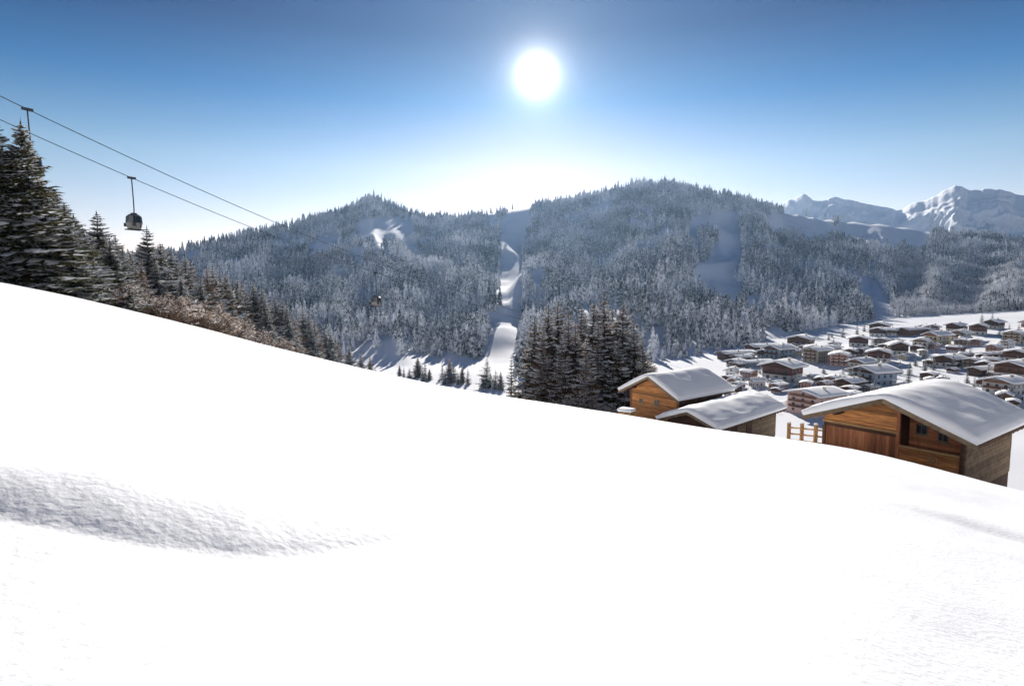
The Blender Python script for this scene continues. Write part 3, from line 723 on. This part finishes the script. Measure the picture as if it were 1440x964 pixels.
# side wall to the right, and a store door in it
side_planks(wr, HW + .07, HW + .003, yw + .05, LL - 1.1, max(0, zr - 5.5), zr - TN * HW - .35, M_woodgrey)
b = MB(); b.box(HW + .003, HW + .12, yw + 1.4, LL - 1.05, zr - TN * HW - .34, zr - TN * HW - .18); b.build('wall_plate', M_woodgrey, root)

# small chalet
P1 = ray(911, 524) * 73.0
r1, ZP1, _ = chalet_root(P1, R(52), 'timber_chalet', 'small pale timber chalet with steep snowy roof in front of the dark tree clump', 3.6, 11)
TN1 = math.tan(R(27)); zr1 = ZP1 - .42; W1 = 4.6; L1 = 11.2; yw1 = 1.2; HW1 = 3.5
roof_set(r1, W1, 0, L1, TN1, zr1, .36, 2, purl=(-.6, 0, .6), bulge=.12)
zt1 = lambda x: zr1 - .16 - TN1 * abs(x)
c = MB(); c.prism([(-HW1, 0), (HW1, 0), (HW1, zt1(HW1)), (0, zt1(0)), (-HW1, zt1(HW1))], yw1 + .06, L1 - 1); w1 = c.build('wall', M_wooddk, r1)
planks(w1, -HW1, HW1, max(0, zr1 - 7), zr1, yw1, yw1 + .055, M_wood, .26, (zr1 - .16, TN1))
side_planks(w1, HW1 + .06, HW1 + .003, yw1 + .05, L1 - 1.05, max(0, zr1 - 6.5), zr1 - TN1 * HW1 - .3, M_wooddk, .26)
window(r1, .5, zr1 - 3.3, .75, .8, yw1 - .016); window(r1, -1.9, zr1 - 3.4, .6, .7, yw1 - .016)
for x in (-HW1, HW1):
    b = MB(); b.box(x - .12, x + .12, yw1 - .06, yw1 + .12, 0, zr1 - TN1 * HW1 - .4); b.build('post', M_woodred, r1)

# low annex beside it
P2 = ray(966, 573) * 66.0
r2, ZP2, _ = chalet_root(P2, R(47), 'low_barn', 'low barn with broad sagging snow roof beside the small timber chalet', 3.0, 16)
TN2 = math.tan(R(20)); zr2 = ZP2 - .45; W2 = 3.75; L2 = 16.2; HW2 = 2.9
roof_set(r2, W2, 0, L2, TN2, zr2, .38, 3, purl=(-.5, 0, .5), amp=.16, bulge=.12)
zt2 = lambda x: zr2 - .16 - TN2 * abs(x)
c = MB(); c.prism([(-HW2, 0), (HW2, 0), (HW2, zt2(HW2)), (0, zt2(0)), (-HW2, zt2(HW2))], 1.0, L2 - 1); w2 = c.build('wall', M_wooddk, r2)
side_planks(w2, HW2 + .06, HW2 + .003, 1.05, L2 - 1.05, max(0, zr2 - 4.5), zr2 - TN2 * HW2 - .3, M_woodgrey, .28)
for yy in (4.0, 7.5):
    b = MB(); b.box(HW2 + .062, HW2 + .12, yy, yy + 1.3, max(0, zr2 - 4.4), zr2 - TN2 * HW2 - .6); b.build('door', M_wooddk, r2)

# rail fence between the chalets
def fence(p0, p1, n, label):
    a = np.array(p0); b_ = np.array(p1); d = (b_ - a); Lf = np.linalg.norm(d); d = d / Lf
    rt = empty('rail_fence', (a[0], a[1], H1(a[0], a[1])), 0, label, 'fence')
    loc = lambda q, z: (q[0] - a[0], q[1] - a[1], H1(q[0], q[1]) - H1(a[0], a[1]) + z)
    ps = [a + d * Lf * i / (n - 1) for i in range(n)]
    for q in ps:
        mb = MB(); x, y, z = loc(q, 0); mb.box(x - .11, x + .11, y - .11, y + .11, z - .4, z + 1.75); po = mb.build('post', M_woodlt, rt)
        mb = MB(); mb.box(x - .13, x + .13, y - .13, y + .13, z + 1.752, z + 1.86); mb.build('snow_cap', M_snowroof, po, bevel=.04)
    for hz in (.35, .85, 1.35):
        for i in range(n - 1):
            mb = MB(); mb.tube([loc(ps[i], hz), loc(ps[i + 1], hz + .03)], .075, 6); mb.build('rail', M_woodlt, rt)
xa, ya = at_px(1118, 53); xb, yb = at_px(1178, 49.5)
fence((xa, ya), (xb, yb), 4, 'weathered rail fence with snow capped posts beside the large chalet')

# snow covered stack of logs left of the small chalet
x, y = at_px(884, 66)
rt = empty('log_pile', (x, y, H1(x, y) - .1), R(-35), 'snow covered log pile beside the left wall of the small chalet', 'logs')
for j in range(5):
    for i in range(5 - j % 2):
        mb = MB(); xx = -.6 + i * .3 + (j % 2) * .15; mb.tube([(xx, -.6, .15 + j * .27), (xx, .6, .15 + j * .27)], .145, 7); mb.build('log', M_woodlt, rt)
mb = MB(); mb.box(-.85, .85, -.72, .72, 1.4, 1.72); mb.build('snow_cover', M_snowroof, rt, bevel=.14, smooth=True)

# ------------------------------------------------------------------ village houses in the valley
WALLC = {'dark timber': ((0.075, 0.045, 0.032), (0.12, 0.07, 0.045)), 'brown timber': ((0.19, 0.10, 0.06), (0.11, 0.06, 0.04)), 'red brown timber': ((0.20, 0.075, 0.055), (0.13, 0.05, 0.04)),
         'pink plaster': ((0.52, 0.36, 0.32), (0.44, 0.31, 0.28)), 'cream plaster': ((0.60, 0.53, 0.42), (0.5, 0.45, 0.36)), 'white plaster': ((0.70, 0.69, 0.67), (0.6, 0.59, 0.58)), 'grey blue painted': ((0.26, 0.32, 0.40), (0.2, 0.25, 0.32))}
WM = {k: mat('village_' + k.replace(' ', '_'), v[0], .85, .1, noise=(.7, v[1], .4, .7), objvar=.3) for k, v in WALLC.items()}
M_shut = mat('village_window', (0.03, 0.032, 0.04), .3, .5)
HVAR = {}
def house_variant(color, shape):
    key = (color, shape)
    if key in HVAR: return HVAR[key]
    w, l, he, pitch = {'chalet': (11, 13, 6.0, 17), 'block': (14, 22, 9.5, 15), 'long': (10, 32, 5.5, 15), 'cabin': (8, 9, 4.0, 21)}[shape]
    tn = math.tan(R(pitch)); zr_ = he + tn * w / 2; Wd_ = w / 2 + 1.7; parts = []
    up = WM[color]; low = WM['white plaster'] if 'timber' in color and shape != 'long' else up
    hl = he * .42
    mb = MB(); mb.box(-w / 2, w / 2, -l / 2, l / 2, -3, hl); parts.append(('ground_floor', mb.mesh('ground_floor', low), None))
    mb = MB(); mb.prism([(-w / 2 - .05, hl + .003), (w / 2 + .05, hl + .003), (w / 2 + .05, he - .15), (0, zr_ - .2), (-w / 2 - .05, he - .15)], -l / 2 - .05, l / 2 + .05); parts.append(('wall', mb.mesh('wall', up), None))
    mb = MB()
    for s in (-1, 1):
        poly = [(0, zr_ - .18), (s * Wd_, zr_ - tn * Wd_ - .18), (s * Wd_, zr_ - tn * Wd_), (0, zr_)]
        mb.prism(poly if s > 0 else poly[::-1], -l / 2 - 1.8, l / 2 + 1.6)
    parts.append(('roof', mb.mesh('roof', M_wooddk), None))
    parts.append(('snow_cover', snow_roof_mesh('snow_cover', Wd_, -l / 2 - 1.8, l / 2 + 1.6, tn, .6, 15, 9, seed=len(HVAR), round_=.9, bulge=.12), zr_))
    mb = MB(); mb.box(w * .18, w * .18 + .9, -.5, .5, zr_ - tn * w * .18 - .4, zr_ + 1.1); mb.box(w * .18 - .1, w * .18 + 1.0, -.6, .6, zr_ + 1.102, zr_ + 1.4, 1)
    parts.append(('chimney', mb.mesh('chimney', [WM['cream plaster'], M_snowroof]), None))
    fl = max(1, int((he - .5) / 2.7))
    for ff in range(fl + 1):
        z = 1.3 + ff * 2.7
        for x in ((-.3, 0, .3) if ff < fl else (0,)):
            if z > zr_ - tn * abs(x) * w - 1.4: continue
            for sy in (-1, 1):
                mb = MB(); ya_, yb_ = sorted((sy * (l / 2 + .055), sy * (l / 2 + .12))); mb.box(x * w - .6, x * w + .6, ya_, yb_, z - .65, z + .65); parts.append(('window', mb.mesh('window', M_shut), None))
        if ff < fl:
            for y in np.arange(-l / 2 + 2, l / 2 - 1, 3.6):
                for sx in (-1, 1):
                    mb = MB(); xa_, xb_ = sorted((sx * (w / 2 + .055), sx * (w / 2 + .12))); mb.box(xa_, xb_, y - .6, y + .6, z - .65, z + .65); parts.append(('window', mb.mesh('window', M_shut), None))
        if ff > 0 and ff < fl + (shape != 'cabin') and shape != 'long':
            mb = MB(); yb2 = -l / 2 - .13; zf = z - 1.25; mb.box(-w * .42, w * .42, yb2 - 1.1, yb2, zf - .15, zf); mb.box(-w * .42, w * .42, yb2 - 1.1, yb2 - 1.02, zf + .002, zf + .95); parts.append(('balcony', mb.mesh('balcony', WM['brown timber'] if 'plaster' in color else M_wooddk), None))
    HVAR[key] = parts, w, l
    return HVAR[key]
SHN = {'chalet': 'chalet', 'block': 'apartment house', 'long': 'building', 'cabin': 'cabin'}
HOUSES = []
def house(px, py, wpx, yaw, color, shape, label=None):
    x, y, z, r = hit(px, py)
    parts, w, l = house_variant(color, shape)
    ya = R(yaw); ext = abs(w * math.cos(ya)) + abs(l * math.sin(ya)) * .8
    sc = min(max(wpx * r / FPX / ext, .5), 1.4) * (.95 if label else .82)
    for hx, hy, hr in HOUSES:
        if math.hypot(hx - x, hy - y) < (hr + .36 * sc * (w + l) / 2 * 1.2) * .75 and label is None: return None
    HOUSES.append((x, y, .36 * sc * (w + l) / 2 * 1.2))
    size = {'chalet': 'gabled', 'block': 'tall', 'long': 'long low', 'cabin': 'little'}[shape]
    o = empty('village_house', (x, y, z), -ya, label or f'{size} {color} village {SHN[shape]} with snowy roof in the valley below', 'house', 'houses of the snowy village', scale=sc)
    o.scale = (sc * random.uniform(.82, 1.2), sc * random.uniform(.8, 1.25), sc * random.uniform(.85, 1.2))
    ro = None
    for nm, me, zz in parts:
        c = link(nm, me, ro if nm in ('snow_cover', 'chimney') else o)
        if nm == 'roof': ro = c
        if zz: c.location = (0, 0, zz)
    return o
house(1126, 487, 42, 40, 'brown timber', 'chalet', 'brown timber chalet with bright snow roof against the dark forest at the village edge')
house(1075, 494, 50, 70, 'dark timber', 'long', 'long dark building with thin snow roof below the forest, beside the brown chalet')
house(1035, 503, 40, 68, 'dark timber', 'long', 'long dark low building at the end of the row below the forest')
house(1100, 533, 52, 48, 'red brown timber', 'chalet', 'red brown chalet with rounded snow roof above the low barn roof')
house(1148, 578, 64, 62, 'pink plaster', 'block', 'pink plastered house with dark doorway behind the rail fence')
house(1150, 508, 36, 60, 'cream plaster', 'block', 'cream plastered apartment house below the brown chalet')
house(1180, 512, 34, 30, 'pink plaster', 'block', 'pink plastered apartment house next to the cream one')
house(1207, 486, 28, 30, 'red brown timber', 'chalet')
house(1237, 467, 34, 40, 'dark timber', 'chalet', 'dark chalet below the narrow snow strip in the forest')
house(1283, 470, 34, 65, 'brown timber', 'long', 'long brown building in front of the white snow field')
house(1236, 508, 36, 35, 'red brown timber', 'chalet')
house(1262, 498, 30, 20, 'dark timber', 'chalet')
house(1212, 522, 34, 60, 'white plaster', 'chalet')
house(1228, 540, 46, 70, 'grey blue painted', 'chalet', 'grey blue house under a wide snow roof just behind the large chalet ridge')
house(1334, 514, 34, 55, 'dark timber', 'chalet')
house(1392, 503, 34, 70, 'dark timber', 'long')
house(1386, 526, 42, 68, 'dark timber', 'long')
house(1430, 507, 30, 50, 'brown timber', 'chalet')
house(1428, 531, 36, 60, 'brown timber', 'chalet', 'brown village chalet with pale balcony beyond the large chalet roof')
house(1412, 553, 40, 65, 'white plaster', 'chalet')
house(1424, 482, 30, 45, 'cream plaster', 'block')
house(1062, 514, 40, 66, 'grey blue painted', 'long')
house(1096, 503, 36, 60, 'grey blue painted', 'chalet')
house(1030, 528, 26, 35, 'white plaster', 'cabin'); house(1170, 540, 30, 40, 'white plaster', 'chalet'); house(1195, 548, 30, 60, 'brown timber', 'chalet')
house(1295, 490, 28, 40, 'white plaster', 'chalet'); house(1318, 484, 28, 65, 'cream plaster', 'chalet'); house(1350, 478, 30, 50, 'white plaster', 'chalet'); house(1375, 470, 26, 40, 'brown timber', 'chalet')
house(1398, 462, 26, 60, 'dark timber', 'chalet'); house(1345, 466, 26, 65, 'dark timber', 'chalet'); house(1310, 468, 22, 35, 'pink plaster', 'chalet'); house(1215, 500, 22, 60, 'brown timber', 'cabin')
cols = ['dark timber', 'brown timber', 'red brown timber', 'pink plaster', 'cream plaster', 'white plaster', 'dark timber', 'brown timber']
rgv = random.Random(21)
for i in range(600):
    px = rgv.uniform(1020, 1470); lo = np.interp(px, [1020, 1130, 1230, 1300, 1470], [500, 482, 468, 462, 456])
    py = rgv.uniform(lo, 575)
    if len(HOUSES) > 150: break
    house(px, py, rgv.uniform(12, 24), rgv.choice([30, 40, 48, 55, 62, 70, -35]), rgv.choice(cols), rgv.choice(['chalet', 'chalet', 'chalet', 'block', 'cabin']))
# village trees
VT = [(1287, 514, 9), (1313, 520, 10), (1348, 500, 12), (1120, 548, 11), (1300, 505, 9), (1352, 480, 13), (1410, 485, 14), (1418, 475, 13), (1432, 470, 13), (1205, 470, 12), (1215, 466, 12), (1192, 468, 13), (1185, 474, 12), (1250, 460, 12), (1260, 458, 12), (1165, 478, 11),
      (1045, 538, 7), (1212, 532, 8), (1265, 525, 9), (1325, 545, 9), (1370, 548, 9), (1405, 512, 10), (1440, 495, 12), (1380, 455, 12), (1395, 452, 13), (1405, 450, 13), (1430, 447, 14), (1360, 452, 12), (1158, 525, 8), (1185, 532, 8),
      (562, 528, 12), (568, 531, 14), (576, 532, 11), (588, 530, 17), (594, 536, 13), (598, 534, 15), (604, 534, 12), (622, 532, 18), (626, 540, 14), (632, 538, 17), (638, 536, 13), (644, 540, 16), (650, 538, 12), (658, 540, 11), (685, 545, 20), (690, 540, 15), (697, 546, 18), (679, 546, 12), (704, 548, 14)]
VT += [(rgv.uniform(1030, 1445), rgv.uniform(462, 570), rgv.uniform(5, 12)) for _ in range(70)]
VT = [v for v in VT if v[0] < 800 or v[1] > np.interp(v[0], [1020, 1130, 1230, 1300, 1470], [500, 478, 462, 455, 447])]
for i, (px, py, hh) in enumerate(VT):
    x, y, z, r = hit(px, py)
    if any(math.hypot(hx - x, hy - y) < hr * .8 for hx, hy, hr in HOUSES): continue
    if px > 800: tree(SMALL[i % 2], x, y, hh * random.uniform(.8, 1.1), 'small_spruce', 'dark green spruce standing between the houses of the village', 'trees in the village', wide=1.1)
    else: tree(SMALL[i % 2] if i % 3 else LAR[0], x, y, hh * random.uniform(.55, 1.1), 'small_spruce' if i % 3 else 'larch_tree', ('dark spruce' if i % 3 else 'brown larch') + ' on the snowy valley floor below the mountain forest', 'trees at the mountain foot', wide=random.uniform(1.3, 2.0))

# ------------------------------------------------------------------ gondola lift
A = ray(185, 250) * 84.0; B = ray(528, 383) * 108.0
dv = (B - A); hd = np.array([dv[0], dv[1], 0]); hl_ = np.linalg.norm(hd); hd = hd / hl_
side = np.array([hd[1], -hd[0], 0])
slope = dv[2] / hl_
def rope_pt(q, off=0.0):
    """q metres along the line from the hanger A; slight sag between supports"""
    sag = 0.0011 * q * (q - hl_) if q < hl_ else 0.0011 * hl_ * (q - hl_)
    return A + hd * q + np.array([0, 0, slope * q + sag]) + side * off
OFF = 6.2
def cable(off, label):
    mb = MB(); mb.tube([rope_pt(q, off) for q in np.linspace(-48, 330, 110)], .04, 6)
    o = mb.build('lift_cable', M_steel, smooth=True); o['label'] = label; o['category'] = 'cable'; o['group'] = 'gondola cables'
cable(0, 'lower steel gondola cable carrying the two cabins'); cable(OFF, 'upper steel gondola cable running parallel above the other one')
yaw_l = math.atan2(hd[0], hd[1])
def cabin_shell(z0, z1, wx, wy, pw=3.0, n=24, rows=7, grow=(.86, 1.0), flat=None):
    """rounded-box shell between two heights, outline grows from grow[0] to grow[1] and back"""
    V = []; F = []
    for j in range(rows):
        t = j / (rows - 1); k = grow[0] + (grow[1] - grow[0]) * t
        for i in range(n):
            a_ = 2 * math.pi * i / n; c, s_ = math.cos(a_), math.sin(a_)
            V.append((math.copysign(abs(c) ** (2 / pw), c) * wx * k, math.copysign(abs(s_) ** (2 / pw), s_) * wy * k, z0 + (z1 - z0) * t))
    for j in range(rows - 1):
        for i in range(n): F.append((j * n + i, j * n + (i + 1) % n, (j + 1) * n + (i + 1) % n, (j + 1) * n + i))
    F.append(tuple(range(n - 1, -1, -1))); F.append(tuple(range((rows - 1) * n, rows * n)))
    return V, F
def cabin(q, off, label):
    p = rope_pt(q, off); Lh = 4.7
    o = empty('gondola_cabin', tuple(p), -yaw_l, label, 'gondola', 'gondola cabins on the lift', scale=.88)
    mb = MB(); mb.box(-.12, .12, -.5, .5, -.16, .12); mb.build('grip', M_steel, o)
    mb = MB(); mb.tube([(0, 0, -.1), (.05, .0, -1.2), (.12, 0, -2.6), (.16, 0, -Lh + .5), (.05, 0, -Lh + .1)], .075, 6); mb.build('hanger', M_steel, o, smooth=True)
    mb = MB(); mb.box(-.35, .35, -.25, .25, -Lh - .02, -Lh + .16); mb.build('suspension', M_steel, o, bevel=.04)
    def shell(nm, m, *a_, **k_):
        mb_ = MB(); V, F = cabin_shell(*a_, **k_); mb_.add(V, F); return mb_.build(nm, m, o, smooth=False)
    shell('roof', M_grey, -Lh - .32, -Lh - .02, .86, .80, grow=(1.0, .62), rows=4)
    shell('window_band', M_glass, -Lh - 1.15, -Lh - .325, .90, .84, grow=(1.04, .96), rows=4)
    body = shell('body', M_cabin, -Lh - 1.95, -Lh - 1.155, .92, .86, grow=(.80, 1.02), rows=5)
    for sx in (-1, 1):
        for sy in (-.28, .28):
            mb = MB(); mb.box(sx * .95 - .03, sx * .95 + .03, sy - .03, sy + .03, -Lh - 1.8, -Lh - .3); mb.build('door_frame', M_steel, o)
        mb = MB(); mb.box(sx * 1.02 - .07, sx * 1.02 + .07, -.75, -.35, -Lh - 1.6, -Lh - 1.15); mb.build('ski_rack', M_steel, o)
    mb = MB(); mb.box(-.62, .62, -.95, .95, -Lh - 2.08, -Lh - 1.955); mb.build('bumper', M_black, o, bevel=.03)
cabin(0, 0, 'rounded gondola cabin hanging on the lower cable against the sky above the left trees')
cabin(hl_, 0, 'dark gondola cabin hanging in front of the blue forested mountain')
# where the upper rope passes behind the top of the tallest spruce
best = min(np.linspace(-45, 0, 200), key=lambda q: abs(proj(rope_pt(q, OFF))[0] - 37))
cabin(float(best), OFF, 'gondola cabin on the upper cable behind the top of the tallest spruce')

# ------------------------------------------------------------------ air
mb = MB(); zlo = float(GZ.min()) - 1.5; zhi = 0.0
mb.box(-7500, 7500, -3500, 7500, zlo, max(zhi, float(Z2.max()) + 5, float(GZ.max()) + 5))
hm = bpy.data.materials.new('haze_air'); hm.use_nodes = True; t = hm.node_tree; t.nodes.clear()
ho = nd(t, 'ShaderNodeOutputMaterial'); pv = nd(t, 'ShaderNodeVolumePrincipled')
pv.inputs['Color'].default_value = (0.42, 0.66, 1.0, 1); pv.inputs['Density'].default_value = 0.36e-4; pv.inputs['Anisotropy'].default_value = 0.57
t.links.new(pv.outputs[0], ho.inputs['Volume'])
hz = mb.build('haze', hm); hz['kind'] = 'stuff'; hz['label'] = 'thin pale blue winter haze filling the valley'; hz['category'] = 'haze'
